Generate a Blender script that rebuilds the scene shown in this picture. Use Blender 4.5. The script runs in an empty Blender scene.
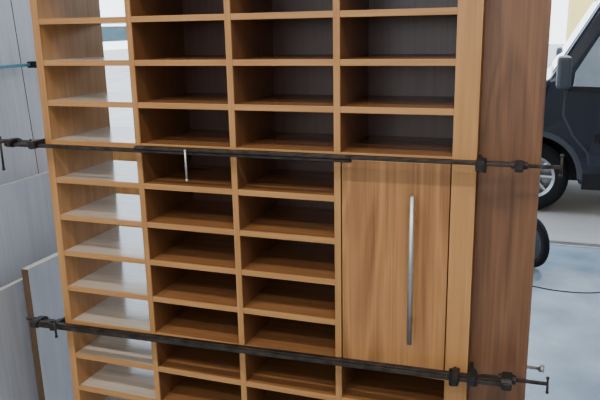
import bpy, bmesh, math
from mathutils import Vector, Matrix
S=bpy.context.scene
W={}   # world rest position of each object (before root rotations)

# ---------------- materials ----------------
def newmat(name):
    m=bpy.data.materials.new(name); m.use_nodes=True
    nt=m.node_tree; b=nt.nodes['Principled BSDF']; return m,nt,b
def plain(name,col,rough=.5,metal=0,noise=.0,nscale=20,bump=0,coat=0,spec=.5):
    m,nt,b=newmat(name); N=nt.nodes; L=nt.links
    b.inputs['Roughness'].default_value=rough; b.inputs['Metallic'].default_value=metal
    b.inputs['Coat Weight'].default_value=coat; b.inputs['Specular IOR Level'].default_value=spec
    tc=N.new('ShaderNodeTexCoord'); no=N.new('ShaderNodeTexNoise'); no.inputs['Scale'].default_value=nscale; no.inputs['Detail'].default_value=6
    L.new(tc.outputs['Object'],no.inputs['Vector'])
    cr=N.new('ShaderNodeValToRGB'); cr.color_ramp.elements[0].position=.3; cr.color_ramp.elements[1].position=.7
    cr.color_ramp.elements[0].color=[c*(1-noise) for c in col]+[1]
    cr.color_ramp.elements[1].color=[min(1,c*(1+noise)) for c in col]+[1]
    L.new(no.outputs['Fac'],cr.inputs['Fac']); L.new(cr.outputs['Color'],b.inputs['Base Color'])
    if bump:
        bp=N.new('ShaderNodeBump'); bp.inputs['Strength'].default_value=bump; bp.inputs['Distance'].default_value=.002
        L.new(no.outputs['Fac'],bp.inputs['Height']); L.new(bp.outputs['Normal'],b.inputs['Normal'])
    return m
def wood(name,dark,light,axis,rough=.38,fine=110,cath=7,spec=.5,wc=.38,wn=.75,freq=14,dist=.4,al=.7):
    m,nt,b=newmat(name); N=nt.nodes; L=nt.links
    tc=N.new('ShaderNodeTexCoord'); oi=N.new('ShaderNodeObjectInfo')
    off=N.new('ShaderNodeVectorMath'); off.operation='MULTIPLY_ADD'
    cmb=N.new('ShaderNodeCombineXYZ')
    for i in range(3): L.new(oi.outputs['Random'],cmb.inputs[i])
    off.inputs[1].default_value=(7,7,7)
    L.new(cmb.outputs[0],off.inputs[0]); L.new(tc.outputs['Object'],off.inputs[2])
    def mp(al,ac):
        k=N.new('ShaderNodeMapping'); s=[ac,ac,ac]; s[axis]=al; k.inputs['Scale'].default_value=s
        L.new(off.outputs[0],k.inputs['Vector']); return k
    m1=mp(2.5,fine); n1=N.new('ShaderNodeTexNoise'); n1.inputs['Scale'].default_value=1; n1.inputs['Detail'].default_value=5; n1.inputs['Roughness'].default_value=.6
    L.new(m1.outputs[0],n1.inputs['Vector'])
    m2=mp(al,cath); n2=N.new('ShaderNodeTexNoise'); n2.inputs['Scale'].default_value=1; n2.inputs['Detail'].default_value=2; n2.inputs['Distortion'].default_value=dist
    L.new(m2.outputs[0],n2.inputs['Vector'])
    mu=N.new('ShaderNodeMath'); mu.operation='MULTIPLY'; mu.inputs[1].default_value=freq; L.new(n2.outputs['Fac'],mu.inputs[0])
    fr=N.new('ShaderNodeMath'); fr.operation='PINGPONG'; fr.inputs[1].default_value=1; L.new(mu.outputs[0],fr.inputs[0])
    a=N.new('ShaderNodeMath'); a.operation='MULTIPLY'; a.inputs[1].default_value=wc; L.new(fr.outputs[0],a.inputs[0])
    c=N.new('ShaderNodeMath'); c.operation='MULTIPLY_ADD'; c.inputs[1].default_value=wn; L.new(n1.outputs['Fac'],c.inputs[0]); L.new(a.outputs[0],c.inputs[2])
    cr=N.new('ShaderNodeValToRGB'); cr.color_ramp.elements[0].position=.25; cr.color_ramp.elements[1].position=.8
    cr.color_ramp.elements[0].color=list(dark)+[1]; cr.color_ramp.elements[1].color=list(light)+[1]
    L.new(c.outputs[0],cr.inputs['Fac']); L.new(cr.outputs['Color'],b.inputs['Base Color'])
    b.inputs['Roughness'].default_value=rough; b.inputs['Specular IOR Level'].default_value=spec
    bp=N.new('ShaderNodeBump'); bp.inputs['Strength'].default_value=.12; bp.inputs['Distance'].default_value=.001
    L.new(n1.outputs['Fac'],bp.inputs['Height']); L.new(bp.outputs['Normal'],b.inputs['Normal'])
    return m
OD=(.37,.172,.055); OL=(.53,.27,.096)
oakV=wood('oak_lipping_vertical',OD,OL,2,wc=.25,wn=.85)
oakH=wood('oak_lipping_horizontal',OD,OL,0,wc=.2,wn=.9)
oakDoor=wood('oak_door',(.20,.085,.028),(.48,.232,.082),2,rough=.38,cath=7,fine=170,freq=10,wc=.34,wn=.80,dist=.7,al=1.1)
oakShade=wood('oak_shade_vertical',(.17,.072,.029),(.28,.125,.050),2,rough=.34,wc=.15,wn=.95,spec=.6)  # same oak darkened behind the lips, cubby shade put into the colour
oakShelfShade=wood('oak_shade_shelf',(.22,.097,.038),(.33,.155,.062),0,rough=.27,spec=.9,wc=.15,wn=.95)  # shelf oak darkened too, interior shade put into the colour
oakGlare=wood('oak_shelf_glare',(.45,.37,.29),(.58,.50,.42),0,rough=.22,spec=1.0,wc=.15,wn=.95)  # first-column shelves: oak paled and greyed, daylight glare put into the colour
oakBackShade=wood('oak_back_shade',(.095,.042,.028),(.145,.065,.043),2,rough=.34,wc=.15,wn=.95,spec=.65)  # back oak darkened further, shadow deep in the cubbies painted in
redwood=wood('dark_stained_wood',(.100,.044,.021),(.215,.100,.047),2,rough=.42,cath=7,fine=120,wc=.30,wn=.82,freq=9,dist=1.0,al=.9)
greyLam=wood('pale_grey_laminate',(.42,.44,.49),(.57,.59,.64),2,rough=.35,fine=40,cath=5,wc=.2,wn=.85,freq=6)
palEdge=plain('pale_edge_band',(.62,.58,.52),.5,noise=.1,nscale=60)
chip=plain('board_core',(.22,.16,.10),.8,noise=.2,nscale=200)
brownEdge=plain('dark_brown_edge',(.11,.065,.035),.6,noise=.2,nscale=100)
iron=plain('black_iron',(.032,.028,.027),.5,.5,.5,60,.4)
rust=plain('dark_worn_steel',(.048,.038,.033),.45,.6,.5,40,.3)
steel=plain('brushed_steel',(.54,.52,.49),.42,1,.08,90)
zinc=plain('zinc_steel',(.6,.6,.56),.35,.9,.15,80)
blueBar=plain('teal_painted_steel',(.06,.24,.33),.4,.2,.2,40)
paleFr=plain('pale_blue_window_paint',(.30,.52,.60),.4,.0,.05,20)
navy=plain('navy_car_paint',(.005,.009,.022),.10,0,.05,10,coat=.5,spec=.4)
blackpl=plain('black_plastic',(.012,.012,.014),.5,0,.2,60,spec=.3)
greypl=plain('grey_plastic',(.05,.055,.065),.45,0,.1,60)
rubber=plain('tyre_rubber',(.012,.012,.012),.8,0,.2,60,.3,spec=.2)
rimm=plain('alloy_wheel',(.42,.43,.45),.35,.8,.05,30)
glass=plain('vehicle_glass',(.22,.28,.33),.04,0,.3,2,coat=1,spec=1)
lampg=plain('headlight_lens',(.7,.72,.75),.1,0,.05,20)
redlens=plain('red_lens',(.5,.02,.02),.2)
wallm=plain('painted_wall',(.62,.63,.64),.8,0,.04,3,.1)
ceilm=plain('white_ceiling',(.6,.6,.6),.8,0,.03,3)
conc=plain('inside_concrete',(.30,.355,.41),.27,0,.24,3.0,.15)
outg=plain('outside_concrete',(.45,.40,.36),.8,0,.12,1.5,.2)
alu=plain('aluminium_profile',(.6,.6,.6),.4,.7,.05,20)
yell=plain('yellow_render',(.92,.70,.22),.8,0,.05,2)
whitem=plain('white_plaster',(.85,.85,.82),.8,0,.04,2)
roofm=plain('pale_roof_sheet',(.62,.60,.58),.6,0,.1,5)

# ---------------- mesh helpers ----------------
def link(me,name,pos,mat,parent,smooth=False):
    o=bpy.data.objects.new(name,me); S.collection.objects.link(o)
    if mat:
        for mm in (mat if isinstance(mat,(list,tuple)) else [mat]): me.materials.append(mm)
    pos=Vector(pos); W[o.name]=pos
    if parent: o.parent=parent; o.location=pos-W[parent.name]
    else: o.location=pos
    if smooth:
        for p in me.polygons: p.use_smooth=True
    return o
def empty(name,pos,label,cat):
    o=bpy.data.objects.new(name,None); S.collection.objects.link(o); o.empty_display_size=.1
    o.location=pos; W[o.name]=Vector(pos); o['label']=label; o['category']=cat; return o
def fin(bm,name,mat,parent,smooth=False,pos=None):
    bmesh.ops.recalc_face_normals(bm,faces=bm.faces)
    if pos is None:
        xs=[v.co for v in bm.verts]
        pos=Vector([(min(c[i] for c in xs)+max(c[i] for c in xs))/2 for i in range(3)])
    bmesh.ops.translate(bm,verts=bm.verts,vec=-Vector(pos))
    me=bpy.data.meshes.new(name); bm.to_mesh(me); bm.free()
    return link(me,name,pos,mat,parent,smooth)
def add_box(bm,x0,x1,y0,y1,z0,z1,bev=0,mi=0):
    r=bmesh.ops.create_cube(bm,size=1)
    vs=r['verts']
    for v in vs: v.co=Vector(((x0+x1)/2+v.co.x*(x1-x0),(y0+y1)/2+v.co.y*(y1-y0),(z0+z1)/2+v.co.z*(z1-z0)))
    es=list({e for v in vs for e in v.link_edges}); fs=list({f for v in vs for f in v.link_faces})
    for f in fs: f.material_index=mi
    if bev:
        r=bmesh.ops.bevel(bm,geom=es,offset=bev,segments=2,affect='EDGES',profile=.5)
        for f in r['faces']: f.material_index=mi
def box(name,x0,x1,y0,y1,z0,z1,mat,parent=None,bev=.0015):
    bm=bmesh.new(); add_box(bm,x0,x1,y0,y1,z0,z1,bev); return fin(bm,name,mat,parent)
def lipped(name,x0,x1,y0,y1,z0,z1,lip,inner,parent,bev=.001):
    bm=bmesh.new(); add_box(bm,x0,x1,y0,y1,z0,z1,bev)
    bmesh.ops.bisect_plane(bm,geom=list(bm.verts)+list(bm.edges)+list(bm.faces),plane_co=(0,y0+.006,0),plane_no=(0,1,0))
    for f in bm.faces: f.material_index=0 if f.calc_center_median().y<y0+.006 else 1
    return fin(bm,name,[lip,inner],parent)
def add_cyl(bm,p0,p1,r,r2=None,seg=16):
    p0=Vector(p0);p1=Vector(p1);d=p1-p0
    M=Matrix.Translation((p0+p1)/2)@d.to_track_quat('Z','Y').to_matrix().to_4x4()
    bmesh.ops.create_cone(bm,cap_ends=True,segments=seg,radius1=r,radius2=r if r2 is None else r2,depth=d.length,matrix=M)
def add_prism(bm,pts,a0,a1,axis='y',inset=None):
    def mk(u,v,a): return {'y':(u,a,v),'z':(u,v,a),'x':(a,u,v)}[axis]
    A=[bm.verts.new(mk(u,v,a0+(inset(v) if inset else 0))) for u,v in pts]
    B=[bm.verts.new(mk(u,v,a1-(inset(v) if inset else 0))) for u,v in pts]
    n=len(pts); bm.faces.new(A); bm.faces.new(B[::-1])
    for i in range(n): bm.faces.new((A[i],B[i],B[(i+1)%n],A[(i+1)%n]))
def prism(name,pts,a0,a1,mat,parent,axis='y',inset=None,bev=0):
    bm=bmesh.new(); add_prism(bm,pts,a0,a1,axis,inset)
    bmesh.ops.recalc_face_normals(bm,faces=bm.faces)
    if bev: bmesh.ops.bevel(bm,geom=[e for e in bm.edges],offset=bev,segments=2,affect='EDGES',profile=.5)
    return fin(bm,name,mat,parent)
def cyl(name,p0,p1,r,mat,parent,seg=16,r2=None):
    bm=bmesh.new(); add_cyl(bm,p0,p1,r,r2,seg); o=fin(bm,name,mat,parent)
    for p in o.data.polygons:
        if len(p.vertices)==4: p.use_smooth=True
    return o
def structure(o,label=None): 
    o['kind']='structure'
    if label: o['label']=label
    return o

# ---------------- room ----------------
structure(box('floor',-3.3,4.6,-5,4.08,-.1,0,conc,bev=0))
bm=bmesh.new()
add_box(bm,-3.3,-2.1,4.08,4.28,0,3.4); add_box(bm,3.6,4.6,4.08,4.28,0,3.4); add_box(bm,-3.3,4.6,4.08,4.28,3.4,4.4)
structure(fin(bm,'wall_back',wallm,None))
bm=bmesh.new()
add_box(bm,-3.5,-3.3,-5,1.1,0,4.4); add_box(bm,-3.5,-3.3,3.95,4.28,0,4.4)
add_box(bm,-3.5,-3.3,1.1,3.95,0,.7); add_box(bm,-3.5,-3.3,1.1,3.95,3.9,4.4)
structure(fin(bm,'wall_left',wallm,None))
structure(box('wall_right',4.6,4.8,-5,4.28,0,4.4,wallm,bev=0))
bm=bmesh.new()
wx0,wx1,wz0,wz1=-2.2,.6,1.9,2.9
add_box(bm,-3.5,wx0,-5.2,-5,0,4.4); add_box(bm,wx1,4.8,-5.2,-5,0,4.4)
add_box(bm,wx0,wx1,-5.2,-5,0,wz0); add_box(bm,wx0,wx1,-5.2,-5,wz1,4.4)
structure(fin(bm,'wall_front',wallm,None))
bm=bmesh.new()
for z in (wz0,wz1-.05): add_box(bm,wx0,wx1,-5.12,-5.06,z,z+.05,.004)
for x in (wx0,-1.3,-.35,wx1-.05): add_box(bm,x,x+.05,-5.12,-5.06,wz0,wz1,.004)
structure(fin(bm,'fill_window',alu,None),'added unseen aluminium window frame for cool daylight')  # unseen window added so cool daylight reaches the cabinet front
structure(box('ceiling',-3.5,4.8,-5,4.28,4.4,4.5,ceilm,bev=0))
bm=bmesh.new()
for z,h in ((.7,.05),(1.76,.12),(2.9,.05),(3.85,.05)): add_box(bm,-3.42,-3.36,1.1,3.95,z,z+h,.004)
for y in (1.1,2.15,3.9): add_box(bm,-3.42,-3.36,y,y+.05,.7,3.9,.004)
structure(fin(bm,'window_1',paleFr,None),'pale blue painted workshop window frame')
bm=bmesh.new()
add_box(bm,-2.16,-2.1,4.02,4.08,0,3.4,.004);add_box(bm,3.6,3.66,4.02,4.08,0,3.4,.004);add_box(bm,-2.16,3.66,4.02,4.08,3.4,3.46,.004)
structure(fin(bm,'trim_1',alu,None),'metal frame of the open workshop gate')
structure(box('trim_2',-2.1,3.6,4.06,4.16,.0,.012,zinc,bev=.003),'flat metal threshold strip of the gate')
g=box('ground',-40,40,4.28,60,-.12,-.005,outg,bev=0); structure(g,'pale concrete yard outside the gate')
g2=box('ground',-40,-3.5,-10,4.28,-.12,-.005,outg,bev=0); structure(g2,'pale concrete yard beside the workshop')
structure(box('floor_apron',-3.5,4.8,4.08,4.28,-.1,-.003,outg,bev=0),'concrete sill under the gate')

for i,(x,y) in enumerate([(-1.9,-1.9),(.6,-1.9),(-1.9,-3.7),(.6,-3.7)]):
    e=empty('ceiling_fill',(x,y,4.4),'added unseen batten lamp on the ceiling for front fill','lamp'); e['group']='added ceiling fill lamps'  # unseen lamps added to fill the cabinet front
    box('fill_housing',x-.75,x+.75,y-.07,y+.07,4.33,4.4,whitem,e,.004)
    box('fill_tube',x-.72,x+.72,y-.015,y+.015,4.295,4.325,lampg,e,.006)
    ld=bpy.data.lights.new('fill_light','AREA'); ld.shape='RECTANGLE'; ld.size=1.4; ld.size_y=.12; ld.energy=54; ld.color=(1,.94,.85)
    lo=bpy.data.objects.new('fill_light',ld); S.collection.objects.link(lo); lo.location=(x,y,4.28)

# ---------------- cabinet ----------------
cab=empty('pigeonhole_cabinet',(-.88,.17,0),'tall oak pigeonhole cabinet with one small door, held by bar clamps','cabinet')
DEP=.34; TOP=2.28; T=.020
bounds=[-1.594,-1.241,-.902,-.568]
zs=[1.483+.1326*(4-k) for k in range(-1,15)]
lipped('side_panel',-1.609,-1.581,0,DEP,.08,TOP,oakV,oakV,cab)
for x in bounds[1:]:
    lipped('divider',x-T/2,x+T/2,0,DEP,.10,TOP-.022,oakV,oakShade,cab)
lipped('side_panel',-.237,-.171,0,DEP,.08,TOP,oakV,oakShade,cab)['label']='wide solid oak upright'
box('top_panel',-1.581,-.237,0,DEP,TOP-.022,TOP,oakH,cab)
box('bottom_panel',-1.581,-.237,0,DEP,.08,.10,oakH,cab)
box('plinth',-1.57,-.2,.03,.31,0,.08,oakH,cab)
cols=[(-1.581,-1.251),(-1.231,-.912),(-.892,-.578),(-.558,-.237)]
kk=list(range(-1,15))
for ci,(a,b) in enumerate(cols):
    for k,z in zip(kk,zs):
        if z<.16: continue
        if ci==3 and k in (5,6,7,8): continue
        s=lipped('shelf',a,b,.001,DEP-.012,z-.009,z+.009,oakH,oakGlare if ci==0 else oakShelfShade,cab)
        if ci==0: s['label']='satin oak shelf with daylight glare in its colour'
box('back_panel',-1.241,-.237,DEP-.011,DEP,.10,TOP-.022,oakBackShade,cab,0)['label']='oak back with cubby shade in its colour'
box('filler_panel',-.171,-.006,.045,.067,.0,TOP,redwood,cab)['label']='reddish brown stained vertical end board'
dr=box('door',-.5545,-.2405,.002,.021,.832,1.471,oakDoor,cab,.0012)
bm=bmesh.new()
add_cyl(bm,(-.340,-.030,.930),(-.340,-.030,1.382),.0085,seg=20)
for z in (1.0,1.31): add_cyl(bm,(-.340,-.030,z),(-.340,.0025,z),.005,seg=12)
h=fin(bm,'handle',steel,dr,True); h['label']='long brushed steel bar handle'

# ---------------- clamps ----------------
def jaw(name,x,s,mat,root,z=0,ext=.035,y0=-.06,yb=-.0,hz=.013):
    pts=[(x,y0+.004),(x,yb+ext),(x-s*.009,yb+ext),(x-s*.013,yb+.002),(x-s*.024,yb-.014),(x-s*.028,y0+.008),(x-s*.022,y0)]
    bm=bmesh.new(); add_prism(bm,pts,z-hz,z+hz,'z')
    add_cyl(bm,(x-s*.024,y0+.018,z-hz*1.3),(x-s*.024,y0+.018,z+hz*1.4),.005,seg=10)
    bmesh.ops.recalc_face_normals(bm,faces=bm.faces)
    bmesh.ops.bevel(bm,geom=list(bm.edges),offset=.002,segments=2,affect='EDGES')
    return fin(bm,name,mat,root)
def head(x0,x1,y0,y1,z,h,root,mat=iron):
    bm=bmesh.new()
    pts=[(y0,z-h*.6),(y0+.012,z-h),(y1-.012,z-h),(y1,z-h*.4),(y1,z+h*.5),(y1-.014,z+h),(y0+.010,z+h),(y0,z+h*.5)]
    add_prism(bm,pts,x0,x1,'x')
    bmesh.ops.recalc_face_normals(bm,faces=bm.faces)
    bmesh.ops.bevel(bm,geom=list(bm.edges),offset=.0025,segments=2,affect='EDGES')
    add_cyl(bm,(x0-.010,(y0+y1)/2+.012,z),(x1+.010,(y0+y1)/2+.012,z),h*.72,seg=14)
    return fin(bm,'clamp_head',mat,root)
def screw(x0,x1,root,z=0,y=-.012,r=.008,mat=rust):
    s=1 if x1>x0 else -1; n=int(abs(x1-x0)/.005)
    bm=bmesh.new(); prof=[]
    for i in range(n):
        prof+= [(x0+s*i*.005,r*.8),(x0+s*(i*.005+.0025),r)]
    prof.append((x0+s*n*.005,r*.8)); rings=[]
    for (x,rr) in prof: rings.append([bm.verts.new((x,y+rr*math.cos(2*math.pi*j/12),z+rr*math.sin(2*math.pi*j/12))) for j in range(12)])
    for A,B in zip(rings,rings[1:]):
        for j in range(12): bm.faces.new((A[j],A[(j+1)%12],B[(j+1)%12],B[j]))
    bm.faces.new(rings[0]);bm.faces.new(rings[-1][::-1])
    return fin(bm,'screw',mat,root)
def tommy(x,y,z0,z1,root,mat=zinc,r=.004):
    bm=bmesh.new(); add_cyl(bm,(x,y,z0),(x,y,z1),r,seg=10)
    for z in (z0,z1): bmesh.ops.create_uvsphere(bm,u_segments=10,v_segments=6,radius=r*1.5,matrix=Matrix.Translation((x,y,z)))
    return fin(bm,'tommy_bar',mat,root,True)
def tbar(name,x0,x1,y0,y1,z,h,mat,root):
    bm=bmesh.new(); add_box(bm,x0,x1,y0,y1,z-h/2,z+h/2,.0015); 
    add_box(bm,x0,x1,y0-.006,y0+.001,z-h*.28,z+h*.28,.001)
    return fin(bm,name,mat,root)

c1=empty('bar_clamp',(-.88,-.032,1.481),'long worn steel clamp with two overlapping bars across the cabinet','clamp')
Z=1.481
tbar('bar',-1.75,-.518,-.035,-.020,Z-.006,.012,rust,c1)
tbar('bar',-1.228,-.05,-.042,-.028,Z+.005,.012,rust,c1)
jaw('jaw',-1.6095,1,iron,c1,Z)
head(-1.74,-1.712,-.052,.008,Z,.014,c1)
screw(-1.65,-1.80,c1,Z,-.008)
tommy(-1.795,-.008,Z-.10,Z+.012,c1,rust)
jaw('jaw',-.170,-1,iron,c1,Z,hz=.015)
head(-.070,-.048,-.058,.003,Z,.014,c1)
screw(-.13,.045,c1,Z,-.02,.006)
tommy(.045,-.02,Z-.022,Z+.03,c1,rust,.004)
tommy(-1.04,-.052,Z-.088,Z+.004,c1,zinc,.0035)

Z=.836
c2=empty('bar_clamp',(-.88,-.032,Z),'heavy dark sash clamp tilted across the lower cabinet front','clamp')
tbar('bar',-1.72,-.05,-.048,-.030,Z,.022,rust,c2)
jaw('jaw',-1.6105,1,iron,c2,Z)
head(-1.72,-1.690,-.060,.010,Z,.014,c2)
screw(-1.65,-1.775,c2,Z,-.008)
tommy(-1.60,-.066,Z-.028,Z+.03,c2,rust)
jaw('jaw',-.166,-1,iron,c2,Z,hz=.016)
jaw('slide_stop',-.19,1,iron,c2,Z,ext=-.008,y0=-.066,yb=-.012,hz=.020)
head(-.072,-.043,-.064,.008,Z,.018,c2)
screw(-.13,.05,c2,Z,-.015,.0065)
tommy(.052,-.015,Z-.026,Z+.018,c2,rust,.0035)
c2.rotation_euler=(0,-math.radians(1.3),0)

Z=.72
c3=empty('bar_clamp',(-.88,.39,Z),'zinc bar clamp across the back of the cabinet','clamp')
tbar('bar',-1.70,-.04,.375,.39,Z,.022,zinc,c3)
jaw('jaw',-1.6105,1,zinc,c3,Z,ext=-.02,y0=.33,yb=.40)
jaw('jaw',-.169,-1,zinc,c3,Z,ext=-.02,y0=.33,yb=.40)
box('clamp_head',-.075,-.045,.335,.395,Z-.014,Z+.014,zinc,c3,.004)
screw(-.14,.035,c3,Z,.345,.008,zinc)
cyl('bolt_head',(.030,.345,Z),(.048,.345,Z),.014,zinc,c3,6)

# ---------------- leaning boards ----------------
def board(x,y0,y1,z1,label,lean,t=.019,mats=(greyLam,greyLam,chip)):
    bm=bmesh.new(); add_box(bm,-t,0,y0,y1,0,z1,.001)
    for f in bm.faces:
        n=f.normal
        f.material_index=0 if (abs(n.x)>.7 and f.calc_area()>.05) else (1 if abs(n.z)>.7 else 2)
    o=fin(bm,'laminate_board',list(mats),None,pos=Vector((0,(y0+y1)/2,0)))
    o.location=(x,(y0+y1)/2,.003); o.rotation_euler=(0,-lean,0)
    o['label']=label; o['category']='board'; o['group']='pale grey boards leaning on the wall'
    return o
tl='tall pale grey woodgrain board leaning against the wall'
board(-2.84,-.3,.30,2.62,tl,.055)
board(-2.84,.306,.86,2.62,tl,.055)
board(-2.84,.866,1.42,2.62,tl,.055)
board(-2.84,1.426,1.85,2.62,tl,.055)
board(-2.36,.1,1.1,1.145,'half-height pale grey board leaning in front of tall boards',.03)
board(-2.21,-.05,1.0,.74,'short pale grey board in the leaning stack',.018,.026,(greyLam,palEdge,brownEdge))
board(-2.09,.375,.95,.835,'pale grey board with dark brown edge in the stack',.012,.036,(greyLam,palEdge,brownEdge))
e=empty('pipe_clamp',(-2.8,1.0,1.66),'thin teal painted clamp bar fixed across the tall boards','clamp')
box('bar',-2.86,-2.845,.55,1.45,1.655,1.672,blueBar,e,.002)
box('jaw',-2.87,-2.80,1.40,1.45,1.645,1.682,blackpl,e,.004)
ec=empty('cabinet_carcass',(-2.2,1.75,0),'low unfinished oak cabinet carcass standing behind the tall cabinet','cabinet')
box('side_panel',-2.58,-2.56,1.5,2.0,0,1.2,oakV,ec); box('side_panel',-1.87,-1.85,1.5,2.0,0,1.2,oakV,ec)
box('top_panel',-2.56,-1.87,1.5,2.0,1.18,1.2,oakH,ec); box('bottom_panel',-2.56,-1.87,1.5,2.0,.06,.08,oakH,ec)
box('back_panel',-2.56,-1.87,1.5,1.51,.08,1.18,oakV,ec)
# ---------------- hand truck and cable ----------------
def wheel(x,y,z,r,w,parent,ax='x',hub=rimm,name='wheel',inner=.62,disc=True):
    bm=bmesh.new(); d=Vector((1,0,0)) if ax=='x' else Vector((0,1,0))
    prof=[(-w/2,r*inner),(-w/2,r*.9),(-w*.38,r*.985),(0,r),(w*.38,r*.985),(w/2,r*.9),(w/2,r*inner)]
    seg=36; rings=[]
    for i in range(seg):
        t=2*math.pi*i/seg; ring=[]
        for a,rr in prof:
            c,s=math.cos(t)*rr,math.sin(t)*rr
            ring.append(bm.verts.new((x+a,y+c,z+s) if ax=='x' else (x+c,y+a,z+s)))
        rings.append(ring)
    for i in range(seg):
        A=rings[i];B=rings[(i+1)%seg]
        for j in range(len(prof)): bm.faces.new((A[j],A[(j+1)%len(prof)],B[(j+1)%len(prof)],B[j]))
    o=fin(bm,name,rubber,parent,True)
    bm=bmesh.new(); c=Vector((x,y,z))
    add_cyl(bm,c-d*w*.45,c+d*w*.45,r*.2,seg=16)
    n=8
    for i in range(n):
        t=2*math.pi*i/n
        u=Vector((0,math.cos(t),math.sin(t))) if ax=='x' else Vector((math.cos(t),0,math.sin(t)))
        add_cyl(bm,c+u*r*.12-d*w*.2,c+u*r*(inner-.02)-d*w*.3,r*.06,seg=8)
    seg=32
    for i in range(seg):
        t0=2*math.pi*i/seg;t1=2*math.pi*(i+1)/seg
        P=[]
        for t in (t0,t1):
            u=Vector((0,math.cos(t),math.sin(t))) if ax=='x' else Vector((math.cos(t),0,math.sin(t)))
            P.append((c+u*r*(inner-.08)-d*w*.36,c+u*r*(inner+.02)-d*w*.46,c+u*r*inner+d*w*.3))
        for j in range(2):
            bm.faces.new([bm.verts.new(q) for q in (P[0][j],P[1][j],P[1][j+1],P[0][j+1])])
    if disc: add_cyl(bm,c+d*w*.05,c+d*w*.2,r*(inner-.02),seg=24)
    fin(bm,'hub',hub,o)
    return o
hx,hy=-.235,3.32
ht=empty('hand_truck',(hx,hy,0),'black steel hand truck with rubber wheels standing by the gate','hand truck')
for s in (-1,1): wheel(hx+s*.24,hy,.20,.20,.04,ht,'x',greypl,'wheel',.70)
cyl('axle',(hx-.25,hy,.20),(hx+.25,hy,.20),.012,zinc,ht)
bm=bmesh.new()
for x in (hx-.14,hx+.14):
    add_cyl(bm,(x,hy-.12,.02),(x,hy-.06,1.1),.014); add_cyl(bm,(x,hy-.06,1.1),(x,hy+.04,1.24),.014); add_cyl(bm,(x,hy-.11,.17),(x,hy,.20),.01)
for z in (.25,.6,.95): add_cyl(bm,(hx-.14,hy-.12+.06*z,z),(hx+.14,hy-.12+.06*z,z),.011)
fin(bm,'frame',blackpl,ht)
box('toe_plate',hx-.18,hx+.18,hy-.36,hy-.10,.006,.014,blackpl,ht,.002)
ht.rotation_euler=(0,0,math.radians(218))
cu=bpy.data.curves.new('power_cable','CURVE'); cu.dimensions='3D'; cu.bevel_depth=.0035; cu.bevel_resolution=3
sp=cu.splines.new('BEZIER'); P=[(-.02,3.02,.004),(.16,2.98,.004),(.36,3.0,.004),(.6,3.12,.004),(1.0,3.05,.004),(1.9,3.2,.004)]
sp.bezier_points.add(len(P)-1)
for b,p in zip(sp.bezier_points,P): b.co=p; b.handle_left_type=b.handle_right_type='AUTO'
tmp=bpy.data.objects.new('tmp',cu); S.collection.objects.link(tmp); bpy.context.view_layer.update()
me=bpy.data.meshes.new_from_object(tmp.evaluated_get(bpy.context.evaluated_depsgraph_get())); bpy.data.objects.remove(tmp)
cb=link(me,'power_cable',(0,0,0),blackpl,None,True); cb['label']='thin black cable lying on the concrete floor'; cb['category']='cable'

# ---------------- van ----------------
van=empty('van',(1.75,6.1,0),'dark navy blue panel van parked outside the open gate','van')
Y0,Y1=5.12,7.08
ins=lambda z: max(0,z-1.15)*.10
def arch(cx,r=.43,z0=.3):
    a0=math.asin((z0-.36)/r)
    return [(cx+r*math.cos(t),.36+r*math.sin(t)) for t in [a0+(math.pi-2*a0)*i/14 for i in range(15)]]
prof=[(-.93,.3),(-1.0,.5),(-.98,.85),(-.93,.96),(-.82,1.05),(-.65,1.12),(-.40,1.19),(-.15,1.255),(0.0,1.31),(.40,2.0),(.54,2.24),(.66,2.39),(.82,2.48),(1.3,2.56),(4.4,2.56),(4.48,2.35),(4.5,.5),(4.45,.3)]
prof+=arch(3.3)+arch(-.1)
prism('body',prof,Y0,Y1,navy,van,'y',ins,.03)
prism('sill_trim',[(.36,.26),(2.84,.26),(2.84,.42),(.36,.42)],Y0-.012,Y0+.02,blackpl,van,'y',None,.004)
prism('underbody',[(-.9,.28),(4.4,.28),(4.4,.85),(-.9,.85)],Y0+.3,Y1-.3,blackpl,van)
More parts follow.
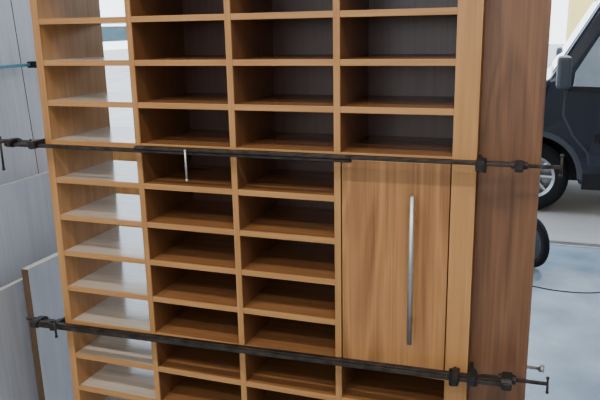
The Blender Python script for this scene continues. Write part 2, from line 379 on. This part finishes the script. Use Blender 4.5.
for y,s in ((Y0,1),(Y1,-1)):
    for cx in (-.1,3.3):
        w=wheel(cx,y+s*.14,.35,.35,.22,van,'y')
        if s<0: w.rotation_euler=(0,0,math.pi)
        bm=bmesh.new(); n=18
        for i in range(n):
            t0=math.pi*i/n; t1=math.pi*(i+1)/n
            q=[]
            for t in (t0,t1):
                for r in (.415,.465): q.append((cx+r*math.cos(t),.36+r*math.sin(t)))
            A=[bm.verts.new((u,y-s*.022,v)) for u,v in (q[0],q[1],q[3],q[2])]
            B=[bm.verts.new((u,y+s*.01,v)) for u,v in (q[0],q[1],q[3],q[2])]
            bm.faces.new(A); 
            for j in range(4): bm.faces.new((A[j],B[j],B[(j+1)%4],A[(j+1)%4]))
        bmesh.ops.remove_doubles(bm,verts=bm.verts,dist=.0005)
        fin(bm,'wheel_arch',greypl,van)
    def skin(name,pts,mat,off=.006,parent=van):
        bm=bmesh.new(); A=[bm.verts.new((u,y+s*(ins(v)-off),v)) for u,v in pts]; B=[bm.verts.new((u,y+s*(ins(v)+.01),v)) for u,v in pts]
        bm.faces.new(A);bm.faces.new(B[::-1]);n=len(pts)
        for i in range(n): bm.faces.new((A[i],B[i],B[(i+1)%n],A[(i+1)%n]))
        return fin(bm,name,mat,parent)
    d=skin('door',[(.16,1.20),(.16,.98),(.25,.80),(.40,.62),(.42,.50),(1.42,.50),(1.42,2.25),(.72,2.25),(.5,1.95),(.2,1.42)],navy,.010)
    skin('door_seal',[(.142,1.20),(.142,.97),(.235,.785),(.385,.61),(.405,.50),(.42,.50),(.40,.62),(.25,.80),(.16,.98),(.16,1.20)],greypl,.003)
    skin('window',[(.22,1.25),(.23,1.38),(.40,1.68),(.57,1.97),(.64,2.05),(.74,2.08),(1.34,2.08),(1.34,1.22)],glass,.013,d)
    skin('window_trim',[(.19,1.20),(1.38,1.16),(1.38,1.20),(.19,1.245)],blackpl,.018,d)
    box('door_handle',1.2,1.36,*(sorted((y-s*.03,y))),1.04,1.08,blackpl,d,.006)
    skin('rub_strip',[(.45,.72),(2.8,.72),(2.8,.80),(.45,.80)],blackpl,.02)
    m=bmesh.new(); ya,yb=sorted((y-s*.28,y-s*.08))
    add_box(m,.06,.19,ya,yb,1.24,1.54,.035); ya,yb=sorted((y-s*.1,y+s*.06)); add_box(m,.10,.17,ya,yb,1.25,1.32,.01)
    fin(m,'mirror',greypl,van)
    a,b=sorted((y-s*.004,y+s*.25))
    prism('headlight',[(-.985,.80),(-.90,1.01),(-.62,1.08),(-.72,.86)],a,b,lampg,van)
    a,b=sorted((y-s*.01,y+s*.12))
    prism('tail_light',[(4.40,.9),(4.505,.9),(4.505,1.7),(4.44,1.7)],a,b,redlens,van)
bm=bmesh.new()
def off(u,v): return (u-.008,v+.006)
P0=off(.03,1.362);P1=off(.53,2.222)
pr=[P0,P1,(P1[0]+.02,P1[1]-.012),(P0[0]+.02,P0[1]-.012)]
add_prism(bm,pr,Y0+.14,Y1-.14,'y'); fin(bm,'windscreen',glass,van)
box('grille',-1.01,-.97,5.6,6.6,.62,.82,blackpl,van,.01)
prism('bumper',[(-1.03,.30),(-1.05,.5),(-1.0,.6),(-.6,.6),(-.6,.34)],Y0-.005,Y1+.005,blackpl,van,'y',None,.01)

# ---------------- buildings across the yard ----------------
def building(x0,x1,y0,h,mat,label,skip=0):
    e=empty('building',((x0+x1)/2,y0+3,0),label,'building')
    box('facade',x0,x1,y0,y0+6,-.01,h,mat,e,0)
    prism('roof',[(x0-.3,h),(x1+.3,h),(x1-.5,h+1.0),(x0+.5,h+1.0)],y0-.3,y0+6.3,roofm,e)
    n=int((x1-x0)/2.6)
    for i in range(skip,n):
        x=x0+1.0+i*2.6
        for z in (.9,3.6):
            if z+1.3<h:
                w=box('window',x,x+1.1,y0-.03,y0+.05,z,z+1.4,glass,e,.01)
                bm=bmesh.new()
                for (a,b,c,d) in ((x-.06,x,z-.06,z+1.46),(x+1.1,x+1.16,z-.06,z+1.46),(x,x+1.1,z-.06,z),(x,x+1.1,z+1.4,z+1.46),(x+.52,x+.58,z,z+1.4)):
                    add_box(bm,a,b,y0-.06,y0+.02,c,d)
                fin(bm,'window_frame',whitem,w)
    return e
building(.6,12,26,3.4,yell,'low pale yellow rendered building across the yard',1)
building(-18,-6,28,2.4,whitem,'low white rendered building across the yard')

# ---------------- light ----------------
wd=bpy.data.worlds.new('World'); S.world=wd; wd.use_nodes=True
nt=wd.node_tree; bg=nt.nodes['Background']
tc=nt.nodes.new('ShaderNodeTexCoord'); sx=nt.nodes.new('ShaderNodeSeparateXYZ'); cr=nt.nodes.new('ShaderNodeValToRGB')
nt.links.new(tc.outputs['Generated'],sx.inputs[0]); nt.links.new(sx.outputs['Z'],cr.inputs['Fac'])
cr.color_ramp.elements[0].position=0; cr.color_ramp.elements[0].color=(.84,.93,1,1)
cr.color_ramp.elements[1].position=.7; cr.color_ramp.elements[1].color=(.6,.78,1,1)
nt.links.new(cr.outputs['Color'],bg.inputs['Color']); bg.inputs['Strength'].default_value=4.6
sd=bpy.data.lights.new('sun','SUN'); sd.energy=2.0; sd.angle=.05; sd.color=(1,.95,.85)
so=bpy.data.objects.new('sun',sd); S.collection.objects.link(so); so.rotation_euler=(math.radians(-38),0,math.radians(-20))

# ---------------- camera ----------------
cd=bpy.data.cameras.new('camera'); cam=bpy.data.objects.new('camera',cd); S.collection.objects.link(cam)
R=Vector((.9416,.3366,-.0197)).normalized(); B=Vector((.3308,-.9111,.2459)); B=(B-R*B.dot(R)).normalized(); U=B.cross(R)
M=Matrix((R,U,B)).transposed().to_4x4(); M.translation=Vector((0,-1.889,1.85)); cam.matrix_world=M
cd.sensor_width=36; cd.lens=41.1; cd.clip_start=.05; S.camera=cam
